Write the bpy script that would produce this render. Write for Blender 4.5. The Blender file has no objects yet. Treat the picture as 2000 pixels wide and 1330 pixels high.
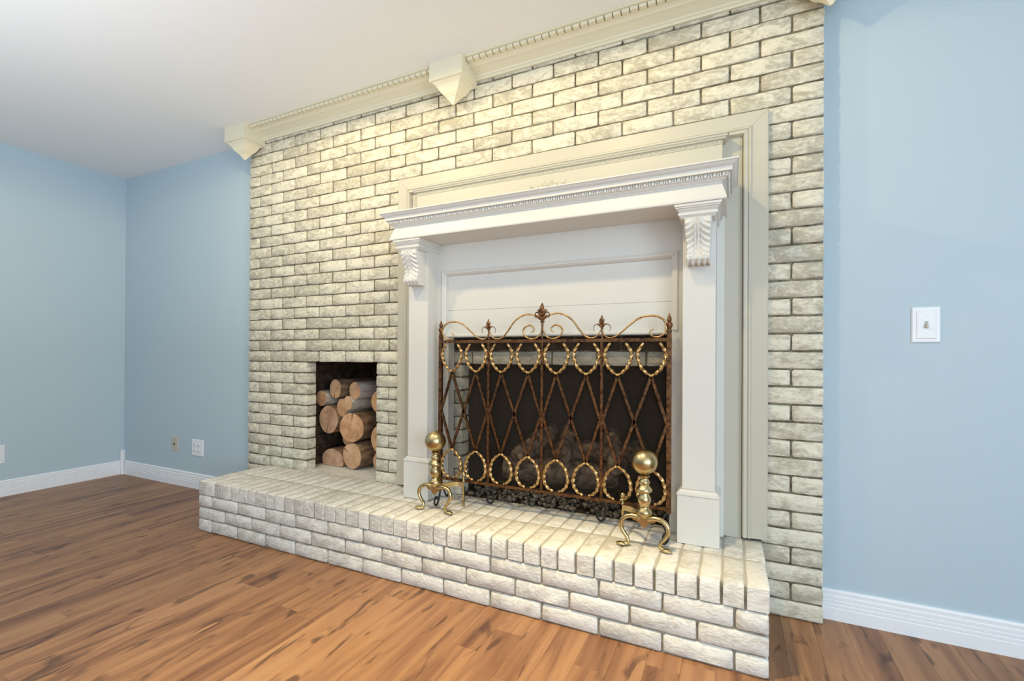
import bpy, bmesh, math, random
from mathutils import Matrix, Vector, noise
random.seed(7)
sc = bpy.context.scene
COL = sc.collection
PI = math.pi

# ------------------------------------------------------------------ camera, world, lights, exposure
cam_d = bpy.data.cameras.new('camera')
cam = bpy.data.objects.new('camera', cam_d); COL.objects.link(cam)
yaw, pitch, roll, CAMH = math.radians(25.24373), math.radians(.2225), math.radians(.3036), .99167
fw = Vector((-math.sin(yaw)*math.cos(pitch), math.cos(yaw)*math.cos(pitch), math.sin(pitch)))
rt = Vector((math.cos(yaw), math.sin(yaw), 0)); up = rt.cross(fw)
r2 = rt*math.cos(roll) + up*math.sin(roll); u2 = -rt*math.sin(roll) + up*math.cos(roll)
m = Matrix((r2, u2, -fw)).transposed().to_4x4(); m.translation = Vector((0, 0, CAMH))
cam.matrix_world = m
cam_d.sensor_width = 36; cam_d.lens = 909.8973/2000*36; cam_d.shift_y = 26.04/2000
cam_d.clip_start = .02
sc.camera = cam
sc.view_settings.view_transform = 'Standard'; sc.view_settings.look = 'None'
sc.view_settings.gamma = 1; sc.view_settings.use_curve_mapping = False
sc.view_settings.exposure = 0.0
sc.cycles.use_denoising = True
sc.cycles.max_bounces = 10; sc.cycles.diffuse_bounces = 6; sc.cycles.transparent_max_bounces = 12
sc.cycles.sample_clamp_indirect = 6

W = bpy.data.worlds.new('world'); sc.world = W; W.use_nodes = True
W.node_tree.nodes['Background'].inputs[0].default_value = (.72, .86, 1, 1)
W.node_tree.nodes['Background'].inputs[1].default_value = 1.0

def light(name, kind, loc, energy, color, rot=(0, 0, 0), **k):
    d = bpy.data.lights.new(name, kind); d.energy = energy; d.color = color
    for a, b in k.items(): setattr(d, a, b)
    o = bpy.data.objects.new(name, d); COL.objects.link(o); o.location = loc; o.rotation_euler = rot
    return o
# recessed ceiling cans (warm) in front of the fireplace, daylight from the windows behind and beside the camera
WARM = (1, .79, .40)
def can(name, x, y, e, aim):
    o = light(name, 'SPOT', (x, y, 2.395), e, WARM, spot_size=math.radians(180), spot_blend=.15, shadow_soft_size=.03)
can('ceiling_can_right', -.60, 1.05, 28, (-.60, 1.32, 0))
can('ceiling_can_left', -1.85, 1.05, 37, (-1.85, 1.30, 0))
# the right can's reflector throws a tighter pool on the hearth and the floor in front of it
pool = light('ceiling_can_pool', 'SPOT', (-.60, 1.02, 2.39), 250, WARM, rot=(-.10, 0, 0), spot_size=math.radians(76), spot_blend=1.0, shadow_soft_size=.03)
DAY = (.72, .87, 1)
light('window_light_rear', 'AREA', (1.35, -3.1, 1.35), 30, DAY, (PI/2, 0, 0), shape='RECTANGLE', size=1.7, size_y=1.5)
light('window_light_side', 'AREA', (2.5, -1.2, 1.25), 112, DAY, (PI/2, 0, PI/2), shape='RECTANGLE', size=2.2, size_y=1.7)
# added unseen fill, aimed up to brighten the ceiling
light('ceiling_fill', 'AREA', (-2.2, -.4, 1.0), 46, (.86, .93, 1), (PI, 0, 0), shape='DISK', size=1.6)

# ------------------------------------------------------------------ dimensions (metres) read off the photograph
H = 2.44; YB = 2.054; YW = 2.1265; YH = 1.6264; XL = -4.5567
BL, BR = -2.912, .3125                 # brick breast
HL, HR, HZ = -2.7123, .1065, .280      # raised hearth
CX = -.762                             # centre of the mantel
CO = .0676                             # brick course

# ------------------------------------------------------------------ materials
def mat(name, col=(.8, .8, .8), rough=.5, metal=0.0, spec=.5):
    M = bpy.data.materials.new(name); M.use_nodes = True
    b = M.node_tree.nodes['Principled BSDF']
    b.inputs['Base Color'].default_value = (*col, 1); b.inputs['Roughness'].default_value = rough
    b.inputs['Metallic'].default_value = metal; b.inputs['Specular IOR Level'].default_value = spec
    return M, M.node_tree.nodes, M.node_tree.links, b
def nn(N, t, **k):
    n = N.new(t)
    for a, b in k.items():
        if a.startswith('i_'): n.inputs[a[2:].replace('_', ' ')].default_value = b
        else: setattr(n, a, b)
    return n
def ramp(N, stops, interp='LINEAR'):
    r = N.new('ShaderNodeValToRGB'); r.color_ramp.interpolation = interp
    while len(r.color_ramp.elements) < len(stops): r.color_ramp.elements.new(.5)
    for e, (p, c) in zip(r.color_ramp.elements, stops):
        e.position = p; e.color = (*c, 1) if len(c) == 3 else c
    return r
def coords(N, L, scale=(1, 1, 1), rnd=True):
    """object coordinates, shifted per object so that pieces that share a mesh do not share their grain"""
    tc = N.new('ShaderNodeTexCoord'); mp = N.new('ShaderNodeMapping'); mp.inputs['Scale'].default_value = scale
    if rnd:
        oi = N.new('ShaderNodeObjectInfo'); ml = nn(N, 'ShaderNodeVectorMath', operation='SCALE')
        cb = N.new('ShaderNodeCombineXYZ')
        L.new(oi.outputs['Random'], cb.inputs[0]); L.new(oi.outputs['Random'], cb.inputs[1]); L.new(oi.outputs['Random'], cb.inputs[2])
        L.new(cb.outputs[0], ml.inputs[0]); ml.inputs['Scale'].default_value = 37.0
        ad = nn(N, 'ShaderNodeVectorMath', operation='ADD')
        L.new(tc.outputs['Object'], mp.inputs[0]); L.new(mp.outputs[0], ad.inputs[0]); L.new(ml.outputs[0], ad.inputs[1])
        return ad.outputs[0], oi
    L.new(tc.outputs['Object'], mp.inputs[0]); return mp.outputs[0], None
def noise_n(N, L, vec, scale, detail=3, rough=.55, dist=0.0):
    n = N.new('ShaderNodeTexNoise'); n.inputs['Scale'].default_value = scale; n.inputs['Detail'].default_value = detail
    n.inputs['Roughness'].default_value = rough; n.inputs['Distortion'].default_value = dist
    L.new(vec, n.inputs['Vector']); return n.outputs['Fac']
def bump(N, L, b, h, strength, dist):
    bp = N.new('ShaderNodeBump'); bp.inputs['Strength'].default_value = strength; bp.inputs['Distance'].default_value = dist
    L.new(h, bp.inputs['Height']); L.new(bp.outputs[0], b.inputs['Normal'])

def brick_paint(name, paint, worn, amount, bs=.9, bd=.006):
    M, N, L, b = mat(name, paint, .75, spec=.25)
    v, oi = coords(N, L, (.7, 1, 1.3))
    a = noise_n(N, L, v, 19, 6, .68, 1.0)
    f = noise_n(N, L, v, 85, 3, .6, .3)
    ad = nn(N, 'ShaderNodeMath', operation='MULTIPLY_ADD'); L.new(f, ad.inputs[0]); ad.inputs[1].default_value = .45; L.new(a, ad.inputs[2])
    pr = nn(N, 'ShaderNodeMath', operation='MULTIPLY_ADD'); L.new(oi.outputs['Random'], pr.inputs[0]); pr.inputs[1].default_value = .16; L.new(ad.outputs[0], pr.inputs[2])
    r = ramp(N, [(.76-amount, (0, 0, 0)), (.97-amount*.6, (1, 1, 1))]); L.new(pr.outputs[0], r.inputs[0])
    fc = nn(N, 'ShaderNodeMath', operation='MULTIPLY'); L.new(r.outputs[0], fc.inputs[0]); fc.inputs[1].default_value = .62
    mx = N.new('ShaderNodeMix'); mx.data_type = 'RGBA'; L.new(fc.outputs[0], mx.inputs[0])
    mx.inputs[6].default_value = (*paint, 1); mx.inputs[7].default_value = (*worn, 1)
    L.new(mx.outputs[2], b.inputs['Base Color'])
    g = noise_n(N, L, v, 38, 5, .65, 1.2)
    s = nn(N, 'ShaderNodeMath', operation='MULTIPLY_ADD'); L.new(f, s.inputs[0]); s.inputs[1].default_value = .35; L.new(g, s.inputs[2])
    bump(N, L, b, s.outputs[0], bs, bd)
    return M
M_BRICK = brick_paint('whitewashed_brick', (.76, .72, .59), (.29, .26, .19), .055)
M_HEARTH = brick_paint('whitewashed_hearth_brick', (.76, .735, .68), (.44, .41, .35), .01)
M_MORTAR, N, L, b = mat('mortar', (.24, .215, .165), .9, spec=.1)
v, _ = coords(N, L, rnd=False); a = noise_n(N, L, v, 40, 4); r = ramp(N, [(.3, (.07, .06, .04)), (.7, (.28, .25, .19))]); L.new(a, r.inputs[0]); L.new(r.outputs[0], b.inputs['Base Color']); bump(N, L, b, a, .8, .004)
M_MORTARH, N, L, b = mat('hearth_mortar', (.30, .27, .22), .9, spec=.1)
v, _ = coords(N, L, rnd=False); a = noise_n(N, L, v, 45, 4); r = ramp(N, [(.3, (.20, .18, .14)), (.7, (.36, .33, .27))]); L.new(a, r.inputs[0]); L.new(r.outputs[0], b.inputs['Base Color']); bump(N, L, b, a, .8, .004)
M_JOINT = mat('painted_over_joint', (.46, .43, .37), .85, spec=.1)[0]
M_DARKBRICK, N, L, b = mat('dark_lining_and_shade_brick', (.05, .03, .02), .9, spec=.15)  # unpainted niche lining, and the lintel course whose shadow is put into its colour
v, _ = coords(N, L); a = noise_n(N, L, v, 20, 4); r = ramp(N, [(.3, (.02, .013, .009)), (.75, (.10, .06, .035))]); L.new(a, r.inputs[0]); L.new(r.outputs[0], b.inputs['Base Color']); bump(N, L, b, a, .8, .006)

def paint(name, col, rough=.55, bs=.12):
    M, N, L, b = mat(name, col, rough, spec=.35)
    v, _ = coords(N, L, rnd=False); a = noise_n(N, L, v, 60, 3); bump(N, L, b, a, bs, .002); return M
M_WALL = paint('pale_blue_wall_paint', (.475, .585, .655), .6)
M_CEIL = paint('white_ceiling_paint', (.84, .85, .85), .8)
M_BASE = paint('white_baseboard_paint', (.84, .86, .90), .4, .05)
M_TRIM = paint('ivory_gloss_paint', (.67, .655, .61), .38, .05)
M_CASE = paint('ivory_casing_paint', (.54, .51, .42), .42, .05)
M_CROWN = paint('cream_crown_paint', (.74, .69, .53), .45, .05)

def wood(name, stops, grain=(17, 1.3, 10), knots=True):
    M, N, L, b = mat(name, (.5, .3, .15), .42, spec=.4)
    v, oi = coords(N, L, grain)
    a = noise_n(N, L, v, 1.0, 5, .55, .6)
    rr = nn(N, 'ShaderNodeMath', operation='MULTIPLY_ADD'); L.new(oi.outputs['Random'], rr.inputs[0]); rr.inputs[1].default_value = .10; L.new(a, rr.inputs[2])
    r = ramp(N, stops); L.new(rr.outputs[0], r.inputs[0]); out = r.outputs[0]
    if knots:
        v2, _ = coords(N, L, (20, 5.0, 1)); k = noise_n(N, L, v2, 1.0, 2, .5, .9)
        kr = ramp(N, [(.60, (0, 0, 0)), (.70, (1, 1, 1))]); L.new(k, kr.inputs[0])
        mm = nn(N, 'ShaderNodeMath', operation='MULTIPLY'); L.new(kr.outputs[0], mm.inputs[0]); mm.inputs[1].default_value = .72
        mx = N.new('ShaderNodeMix'); mx.data_type = 'RGBA'; L.new(mm.outputs[0], mx.inputs[0]); L.new(out, mx.inputs[6]); mx.inputs[7].default_value = (.055, .025, .017, 1)
        out = mx.outputs[2]
    L.new(out, b.inputs['Base Color']); bump(N, L, b, a, .15, .002)
    return M
M_FLOOR = wood('laminate_wood', [(.30, (.13, .055, .030)), (.46, (.25, .120, .060)), (.60, (.34, .172, .084)), (.85, (.44, .24, .12))])
M_BARK, N, L, b = mat('log_bark', (.25, .16, .10), .85, spec=.2)
v, _ = coords(N, L, (1, .25, 1)); a = noise_n(N, L, v, 45, 5); r = ramp(N, [(.3, (.10, .055, .03)), (.7, (.36, .22, .13))]); L.new(a, r.inputs[0]); L.new(r.outputs[0], b.inputs['Base Color']); bump(N, L, b, a, .8, .006)
M_BARK2, N, L, b = mat('pale_log_bark', (.5, .42, .34), .8, spec=.2)
v, _ = coords(N, L, (1, .25, 1)); a = noise_n(N, L, v, 45, 5); r = ramp(N, [(.3, (.30, .23, .18)), (.7, (.62, .53, .45))]); L.new(a, r.inputs[0]); L.new(r.outputs[0], b.inputs['Base Color']); bump(N, L, b, a, .6, .005)
M_END, N, L, b = mat('sawn_log_end', (.7, .42, .18), .7, spec=.2)
v, oi = coords(N, L); tc = N.new('ShaderNodeTexCoord')
wv = N.new('ShaderNodeTexWave'); wv.wave_type = 'RINGS'; wv.rings_direction = 'Y'; wv.inputs['Scale'].default_value = 38; wv.inputs['Distortion'].default_value = 3; wv.inputs['Detail'].default_value = 2
L.new(tc.outputs['Object'], wv.inputs['Vector'])
a = noise_n(N, L, v, 14, 4); ad = nn(N, 'ShaderNodeMath', operation='MULTIPLY_ADD'); L.new(wv.outputs['Fac'], ad.inputs[0]); ad.inputs[1].default_value = .10; L.new(a, ad.inputs[2])
r = ramp(N, [(.35, (.42, .20, .09)), (.55, (.62, .34, .15)), (.8, (.74, .46, .23))]); L.new(ad.outputs[0], r.inputs[0])
r_b = ramp(N, [(.35, (.30, .17, .11)), (.55, (.50, .31, .20)), (.8, (.62, .42, .29))]); L.new(ad.outputs[0], r_b.inputs[0])
mx = N.new('ShaderNodeMix'); mx.data_type = 'RGBA'; L.new(oi.outputs['Random'], mx.inputs[0]); L.new(r.outputs[0], mx.inputs[6]); L.new(r_b.outputs[0], mx.inputs[7]); L.new(mx.outputs[2], b.inputs['Base Color']); bump(N, L, b, a, .4, .003)
M_CRACK = mat('log_crack', (.06, .03, .015), .9)[0]

def metal(name, c1, c2, rough, metalness=1.0, scale=60, bs=.2):
    M, N, L, b = mat(name, c1, rough, metalness)
    v, _ = coords(N, L); a = noise_n(N, L, v, scale, 4, .65); r = ramp(N, [(.36, c1), (.64, c2)]); L.new(a, r.inputs[0]); L.new(r.outputs[0], b.inputs['Base Color']); bump(N, L, b, a, bs, .001); return M
M_BRONZE = metal('antique_bronze', (.06, .030, .018), (.27, .13, .055), .42, .85)
M_GOLD = metal('brushed_gold_leaf', (.36, .20, .07), (.75, .50, .22), .36, .9)
M_BRASS = metal('aged_brass', (.46, .35, .17), (.60, .47, .25), .27, 1.0, 12, .05)
M_IRON = mat('black_iron', (.03, .026, .024), .6, .4)[0]
M_PLASTIC = mat('white_plastic', (.80, .82, .86), .35)[0]
M_BEIGE = mat('beige_plastic', (.52, .48, .40), .4)[0]
M_SLOT = mat('dark_slot', (.04, .04, .045), .5)[0]
M_GREY = mat('grey_plastic', (.42, .43, .47), .45)[0]
M_SOOT, N, L, b = mat('firebox_soot', (.055, .044, .035), .95, spec=.1)
M_ROCK, N, L, b = mat('lava_rock', (.10, .08, .06), .95, spec=.2)
v, _ = coords(N, L); a = noise_n(N, L, v, 90, 4); r = ramp(N, [(.35, (.015, .012, .01)), (.7, (.30, .25, .18))]); L.new(a, r.inputs[0]); L.new(r.outputs[0], b.inputs['Base Color']); bump(N, L, b, a, 1, .01)
M_CLOG, N, L, b = mat('ceramic_log', (.35, .26, .19), .9, spec=.2)
v, _ = coords(N, L); a = noise_n(N, L, v, 26, 5); r = ramp(N, [(.35, (.05, .035, .025)), (.6, (.26, .18, .13)), (.8, (.55, .42, .33))]); L.new(a, r.inputs[0]); L.new(r.outputs[0], b.inputs['Base Color']); bump(N, L, b, a, 1, .012)
# fine woven wire mesh: it really lets about half of the light through
M_MESH = bpy.data.materials.new('fine_wire_mesh'); M_MESH.use_nodes = True
N, L = M_MESH.node_tree.nodes, M_MESH.node_tree.links
b = N['Principled BSDF']; b.inputs['Base Color'].default_value = (.040, .031, .024, 1); b.inputs['Roughness'].default_value = .7; b.inputs['Specular IOR Level'].default_value = .05
tr = N.new('ShaderNodeBsdfTransparent'); ms = N.new('ShaderNodeMixShader'); ms.inputs[0].default_value = .34
L.new(tr.outputs[0], ms.inputs[1]); L.new(b.outputs[0], ms.inputs[2]); L.new(ms.outputs[0], N['Material Output'].inputs[0])

# ------------------------------------------------------------------ geometry helpers
def mesh(name, V, F, m, smooth=False, mats=None, fm=None):
    me = bpy.data.meshes.new(name); me.from_pydata([tuple(v) for v in V], [], F); me.update()
    for x in (mats or [m]): me.materials.append(x)
    if fm: me.polygons.foreach_set('material_index', fm)
    bm = bmesh.new(); bm.from_mesh(me); bmesh.ops.recalc_face_normals(bm, faces=bm.faces); bm.to_mesh(me); bm.free()
    if smooth:
        me.polygons.foreach_set('use_smooth', [True]*len(me.polygons))
        try: me.set_sharp_from_angle(angle=math.radians(smooth if smooth is not True else 40))
        except Exception: pass
    return me
def obj(name, me, parent=None, loc=None, rot=None):
    o = bpy.data.objects.new(name, me); COL.objects.link(o)
    if parent is not None: o.parent = parent
    if loc is not None: o.location = loc
    if rot is not None: o.rotation_euler = rot
    return o
def tag(o, label=None, cat=None, group=None, kind=None):
    if label: o['label'] = label
    if cat: o['category'] = cat
    if group: o['group'] = group
    if kind: o['kind'] = kind
    return o
def empty(name, loc=(0, 0, 0), rz=0):
    o = bpy.data.objects.new(name, None); COL.objects.link(o); o.location = loc; o.rotation_euler = (0, 0, rz); o.empty_display_size = .05
    return o
class G:
    """collects verts and faces"""
    def __init__(s): s.V = []; s.F = []
    def add(s, V, F):
        n = len(s.V); s.V += [tuple(v) for v in V]; s.F += [tuple(i+n for i in f) for f in F]; return s
    def box(s, x0, x1, y0, y1, z0, z1):
        return s.add([(x, y, z) for x in (x0, x1) for y in (y0, y1) for z in (z0, z1)],
                     [(0, 1, 3, 2), (4, 6, 7, 5), (0, 4, 5, 1), (2, 3, 7, 6), (0, 2, 6, 4), (1, 5, 7, 3)])
    def cbox(s, x0, x1, y0, y1, z0, z1, c):
        """box with its front (-y) edges chamfered by c"""
        V = [(x0, y1, z0), (x1, y1, z0), (x1, y1, z1), (x0, y1, z1), (x0, y0+c, z0), (x1, y0+c, z0), (x1, y0+c, z1), (x0, y0+c, z1),
             (x0+c, y0, z0+c), (x1-c, y0, z0+c), (x1-c, y0, z1-c), (x0+c, y0, z1-c)]
        F = [(0, 1, 2, 3), (8, 9, 10, 11)]
        for i in range(4):
            j = (i+1) % 4; F += [(i, j, 4+j, 4+i), (4+i, 4+j, 8+j, 8+i)]
        return s.add(V, F)
    def tube(s, pts, rad, n=8, cap=True, lobes=0, twist=0, amp=0, flat=1.0):
        P = [Vector(p) for p in pts]; K = len(P)
        R = [rad]*K if not hasattr(rad, '__len__') else rad
        V = []; F = []
        t0 = (P[1]-P[0]).normalized(); ref = Vector((0, 1, 0)) if abs(t0.y) < .9 else Vector((1, 0, 0))
        nrm = (ref - t0*ref.dot(t0)).normalized()
        acc = 0
        for i in range(K):
            t = (P[min(i+1, K-1)]-P[max(i-1, 0)]).normalized()
            nrm = (nrm - t*nrm.dot(t)).normalized(); bn = t.cross(nrm)
            if i: acc += (P[i]-P[i-1]).length
            for j in range(n):
                a = 2*PI*j/n; r = R[i]*(1 + (amp*math.cos(lobes*a + twist*acc) if lobes else 0))
                V.append(P[i] + nrm*(math.cos(a)*r*flat) + bn*(math.sin(a)*r))
        for i in range(K-1):
            for j in range(n):
                k = (j+1) % n; F.append((i*n+j, i*n+k, (i+1)*n+k, (i+1)*n+j))
        if cap: F += [tuple(range(n)), tuple(range((K-1)*n, K*n))]
        return s.add(V, F)
    def lathe(s, prof, c=(0, 0, 0), n=20, sx=1, sy=1):
        V = []; F = []; K = len(prof)
        for r, z in prof:
            for j in range(n):
                a = 2*PI*j/n; V.append((c[0]+r*math.cos(a)*sx, c[1]+r*math.sin(a)*sy, c[2]+z))
        for i in range(K-1):
            for j in range(n):
                k = (j+1) % n; F.append((i*n+j, i*n+k, (i+1)*n+k, (i+1)*n+j))
        F += [tuple(range(n)), tuple(range((K-1)*n, K*n))]
        return s.add(V, F)
    def ball(s, c, r, n=16, k=10, sc3=(1, 1, 1)):
        return s.lathe([(max(1e-4, r*math.sin(PI*i/k)*1.0), -r*math.cos(PI*i/k)*sc3[2]) for i in range(k+1)], c, n, sc3[0], sc3[1])
    def wrap(s, prof, x0, x1, yf, yb):
        """moulding profile [(outward, z)] run round the left end, front and right end of a block"""
        K = len(prof); V = []
        for o, z in prof: V += [(x0-o, yb, z), (x0-o, yf-o, z), (x1+o, yf-o, z), (x1+o, yb, z)]
        F = [(i*4+j, i*4+j+1, (i+1)*4+j+1, (i+1)*4+j) for i in range(K-1) for j in range(3)]
        F += [(0, 1, 2, 3), ((K-1)*4, (K-1)*4+1, (K-1)*4+2, (K-1)*4+3)]
        F += [(i*4, (i+1)*4, (i+1)*4+3, i*4+3) for i in range(K-1)]
        return s.add(V, F)
    def run(s, prof, x0, x1):
        """profile [(y, z)] closed, run along x"""
        K = len(prof); V = [(x, y, z) for x in (x0, x1) for y, z in prof]
        F = [(i, (i+1) % K, K+(i+1) % K, K+i) for i in range(K)] + [tuple(range(K)), tuple(range(K, 2*K))]
        return s.add(V, F)
    def runy(s, prof, y0, y1):
        K = len(prof); V = [(x, y, z) for y in (y0, y1) for x, z in prof]
        F = [(i, (i+1) % K, K+(i+1) % K, K+i) for i in range(K)] + [tuple(range(K)), tuple(range(K, 2*K))]
        return s.add(V, F)
    def m(s, name, m_, smooth=False): return mesh(name, s.V, s.F, m_, smooth)
def part(name, g, m_, parent, smooth=False, label=None):
    o = obj(name, g.m(name, m_, smooth), parent)
    if label: o['label'] = label
    return o
def curve_pts(ctrl, n=8):
    """Catmull-Rom through control points"""
    P = [Vector(p) for p in ctrl]; P = [P[0]*2-P[1]] + P + [P[-1]*2-P[-2]]; out = []
    for i in range(1, len(P)-2):
        for k in range(n):
            t = k/n; a, b_, c, d = P[i-1], P[i], P[i+1], P[i+2]
            out.append(.5*((2*b_)+(c-a)*t+(2*a-5*b_+4*c-d)*t*t+(3*b_-a-3*c+d)*t**3))
    out.append(P[-2]); return out

# ------------------------------------------------------------------ bricks
def brick_mesh(name, w, h, d, m_, seed, bev=.006, wob=.0016, rel=.0016):
    """brick w x h, depth d, front face at y=0 towards -y, lower left corner at the origin"""
    rnd = random.Random(seed); V = []; F = []
    nx = 6 if w > .12 else 5 if w > .06 else 4
    xs = [0, bev] + [bev + (w-2*bev)*i/(nx-3) for i in range(1, nx-3)] + [w-bev, w]
    nx = len(xs); zs = [0, bev, h-bev, h]; nz = 4
    for k, z in enumerate(zs):
        for i, x in enumerate(xs):
            ex = i in (0, nx-1); ez = k in (0, nz-1); e = ex or ez
            dx = rnd.uniform(-wob, wob)*.6 if ex else rnd.uniform(-wob, wob); dz = rnd.uniform(-wob, wob) if not ez else rnd.uniform(-wob, wob)*.9
            if ex and ez: dx += (bev*.35 if i == 0 else -bev*.35); dz += (bev*.35 if k == 0 else -bev*.35)
            V.append((x+dx, (bev*.75 if e else 0)+rnd.uniform(-rel, rel), z+dz))
    for k in range(nz-1):
        for i in range(nx-1): F.append((k*nx+i, k*nx+i+1, (k+1)*nx+i+1, (k+1)*nx+i))
    per = [i for i in range(nx)] + [k*nx+nx-1 for k in range(1, nz)] + [(nz-1)*nx+i for i in range(nx-2, -1, -1)] + [k*nx for k in range(nz-2, 0, -1)]
    base = len(V)
    for p in per: V.append((V[p][0], d, V[p][2]))
    P = len(per)
    for i in range(P): j = (i+1) % P; F.append((per[i], base+i, base+j, per[j]))
    F.append(tuple(range(base, base+P)))
    return mesh(name, V, F, m_, 50)
GAP = .0072
_bcache = {}
def brick(parent, x0, x1, y, z0, z1, m_, depth=.06, name='brick', gx=GAP, gz=GAP):
    """one brick filling the cell x0..x1, z0..z1 of the wall (joint left out)"""
    w = round(x1-x0-gx, 3); h = round(z1-z0-gz, 4)
    if w < .012 or h < .006: return None
    key = (round(w/.004), round(h/.002), round(depth, 3), m_.name); vs = _bcache.setdefault(key, [])
    nmax = 7
    if len(vs) < nmax: vs.append(brick_mesh('brick', w, h, depth, m_, len(_bcache)*31+len(vs)))
    me = vs[random.randrange(len(vs))] if len(vs) >= nmax else vs[-1]
    return obj(name, me, parent, (x0+gx/2, y+random.uniform(-.0018, .0018), z0+gz/2))
def subtract(iv, a, b):
    out = []
    for x0, x1 in iv:
        if b <= x0 or a >= x1: out.append((x0, x1)); continue
        if a > x0: out.append((x0, a))
        if b < x1: out.append((b, x1))
    return out
def merge_stuff(name, objs, parent, m_):
    g = G()
    for o in objs:
        me = o.data; off = o.location
        g.add([v.co+off for v in me.vertices], [tuple(p.vertices) for p in me.polygons])
        bpy.data.objects.remove(o)
    o = obj(name, g.m(name, m_, 50), parent); o['kind'] = 'stuff'; return o

# ------------------------------------------------------------------ THE SETTING
X_R, Y_R = 2.62, -3.2
def struct(name, g, m_, smooth=False): return tag(obj(name, g.m(name, m_, smooth)), kind='structure')
struct('ceiling', G().box(XL-.1, X_R+.1, Y_R-.1, 2.75, H, H+.08), M_CEIL)
struct('wall_left', G().box(XL-.1, XL, Y_R, YW+.1, 0, H), M_WALL)
wb = G().box(XL, BL+.03, YW, YW+.1, 0, H); wb.box(BR-.03, X_R, YW, YW+.1, 0, H); wb.box(BL+.03, BR-.03, YW, YW+.1, 1.98, H)
struct('wall_back', wb, M_WALL)
struct('wall_right', G().box(X_R, X_R+.1, Y_R, YW+.1, 0, H), M_WALL)
struct('wall_rear', G().box(XL, X_R, Y_R-.1, Y_R, 0, H), M_WALL)
floor = struct('floor', G().box(XL-.1, X_R+.1, Y_R-.1, 2.75, -.06, -.0085), M_FLOOR)
# planks of the laminate floor
PWD = .1045
def plank_mesh(l, w):
    c = .0005; V = [(0, 0, -.0083), (w, 0, -.0083), (w, l, -.0083), (0, l, -.0083), (0, 0, -c), (w, 0, -c), (w, l, -c), (0, l, -c), (c, c, 0), (w-c, c, 0), (w-c, l-c, 0), (c, l-c, 0)]
    F = [(0, 1, 2, 3), (8, 9, 10, 11)]
    for i in range(4): j = (i+1) % 4; F += [(i, j, 4+j, 4+i), (4+i, 4+j, 8+j, 8+i)]
    return mesh('plank', V, F, M_FLOOR)
rnd = random.Random(3); npl = 0; i = 0; x = .3792 + 22*PWD
while x > XL+.002:
    x -= PWD; x0 = max(x, XL+.001); w = min(PWD, x+PWD-x0) - .0004
    if x0 > X_R-.02: continue
    w = min(w, X_R-x0-.001)
    ylo = -.1 if x > -1.6 else -.7
    if x > .9: ylo = .5
    y = YW - .002; first = True
    while y > ylo:
        l = rnd.uniform(.35, 1.15) if first else rnd.uniform(.85, 1.3); first = False
        y0 = max(y-l, ylo-.3)
        if y-y0 < .08: break
        if not (HL+.02 < x0 and x0+w < HR-.02 and y0 > YH+.02):
            obj('plank', plank_mesh(y-y0-.0004, w), floor, (x0, y0, 0)); npl += 1
        y = y0
# baseboards: ribbed face
BP = [(0, 0), (-.0155, 0), (-.0155, .045), (-.0125, .0475), (-.0145, .050), (-.0145, .059), (-.0115, .0615), (-.0135, .064), (-.0135, .073), (-.0105, .0755), (-.0125, .078), (-.0125, .088), (-.0095, .0905), (-.0105, .104), (-.006, .110), (0, .1105)]
struct('baseboard_back', G().run([(YW+o, z) for o, z in BP], XL+.016, BL-.001), M_BASE)
struct('baseboard_right', G().run([(YW+o, z*1.02) for o, z in BP], BR+.002, X_R-.002), M_BASE)
struct('baseboard_left', G().runy([(XL-o, z) for o, z in BP], Y_R+.01, YW-.001), M_BASE)
struct('trim_1', G().cbox(XL+.0165, XL+.034, YW-.034, YW-.0165, .0, .197, .002).box(XL+.001, XL+.022, YW-.022, YW-.001, .112, .197), M_BASE)

# ------------------------------------------------------------------ CHIMNEY BREAST (bricks)
NX0, NX1, NZ1 = -2.360, -1.820, .9455          # log niche
FX0, FX1, FZ1 = -1.250, -.240, .9455           # firebox opening
breast = empty('chimney_breast', ((BL+BR)/2, YB, 0)); tag(breast, 'tall whitewashed brick chimney breast behind the white mantel, between two pale blue walls', 'chimney breast')
bx = lambda: (BL+BR)/2
class Off:  # parts are written in world coordinates, the empty stands at its base
    pass
def child_world(o):
    o.location = Vector(o.location) - Vector(o.parent.location); return o
back = G(); yb0, yb1 = YB+.0085, YW-.001; e = .006
back.box(BL+e, NX0-e, yb0, yb1, 0, H-.001); back.box(NX0-e, NX1+e, yb0, yb1, NZ1+e, H-.001); back.box(NX0-e, NX1+e, yb0, yb1, 0, .26)
back.box(NX1+e, FX0-e, yb0, yb1, 0, H-.001); back.box(FX0-e, FX1+e, yb0, yb1, FZ1+e, H-.001); back.box(FX0-e, FX1+e, yb0, yb1, 0, .26)
back.box(FX1+e, BR-e, yb0, yb1, 0, H-.001)
child_world(part('mortar_bed', back, M_MORTAR, breast))
MW = (BR-BL)/15; bricks = []
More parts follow.
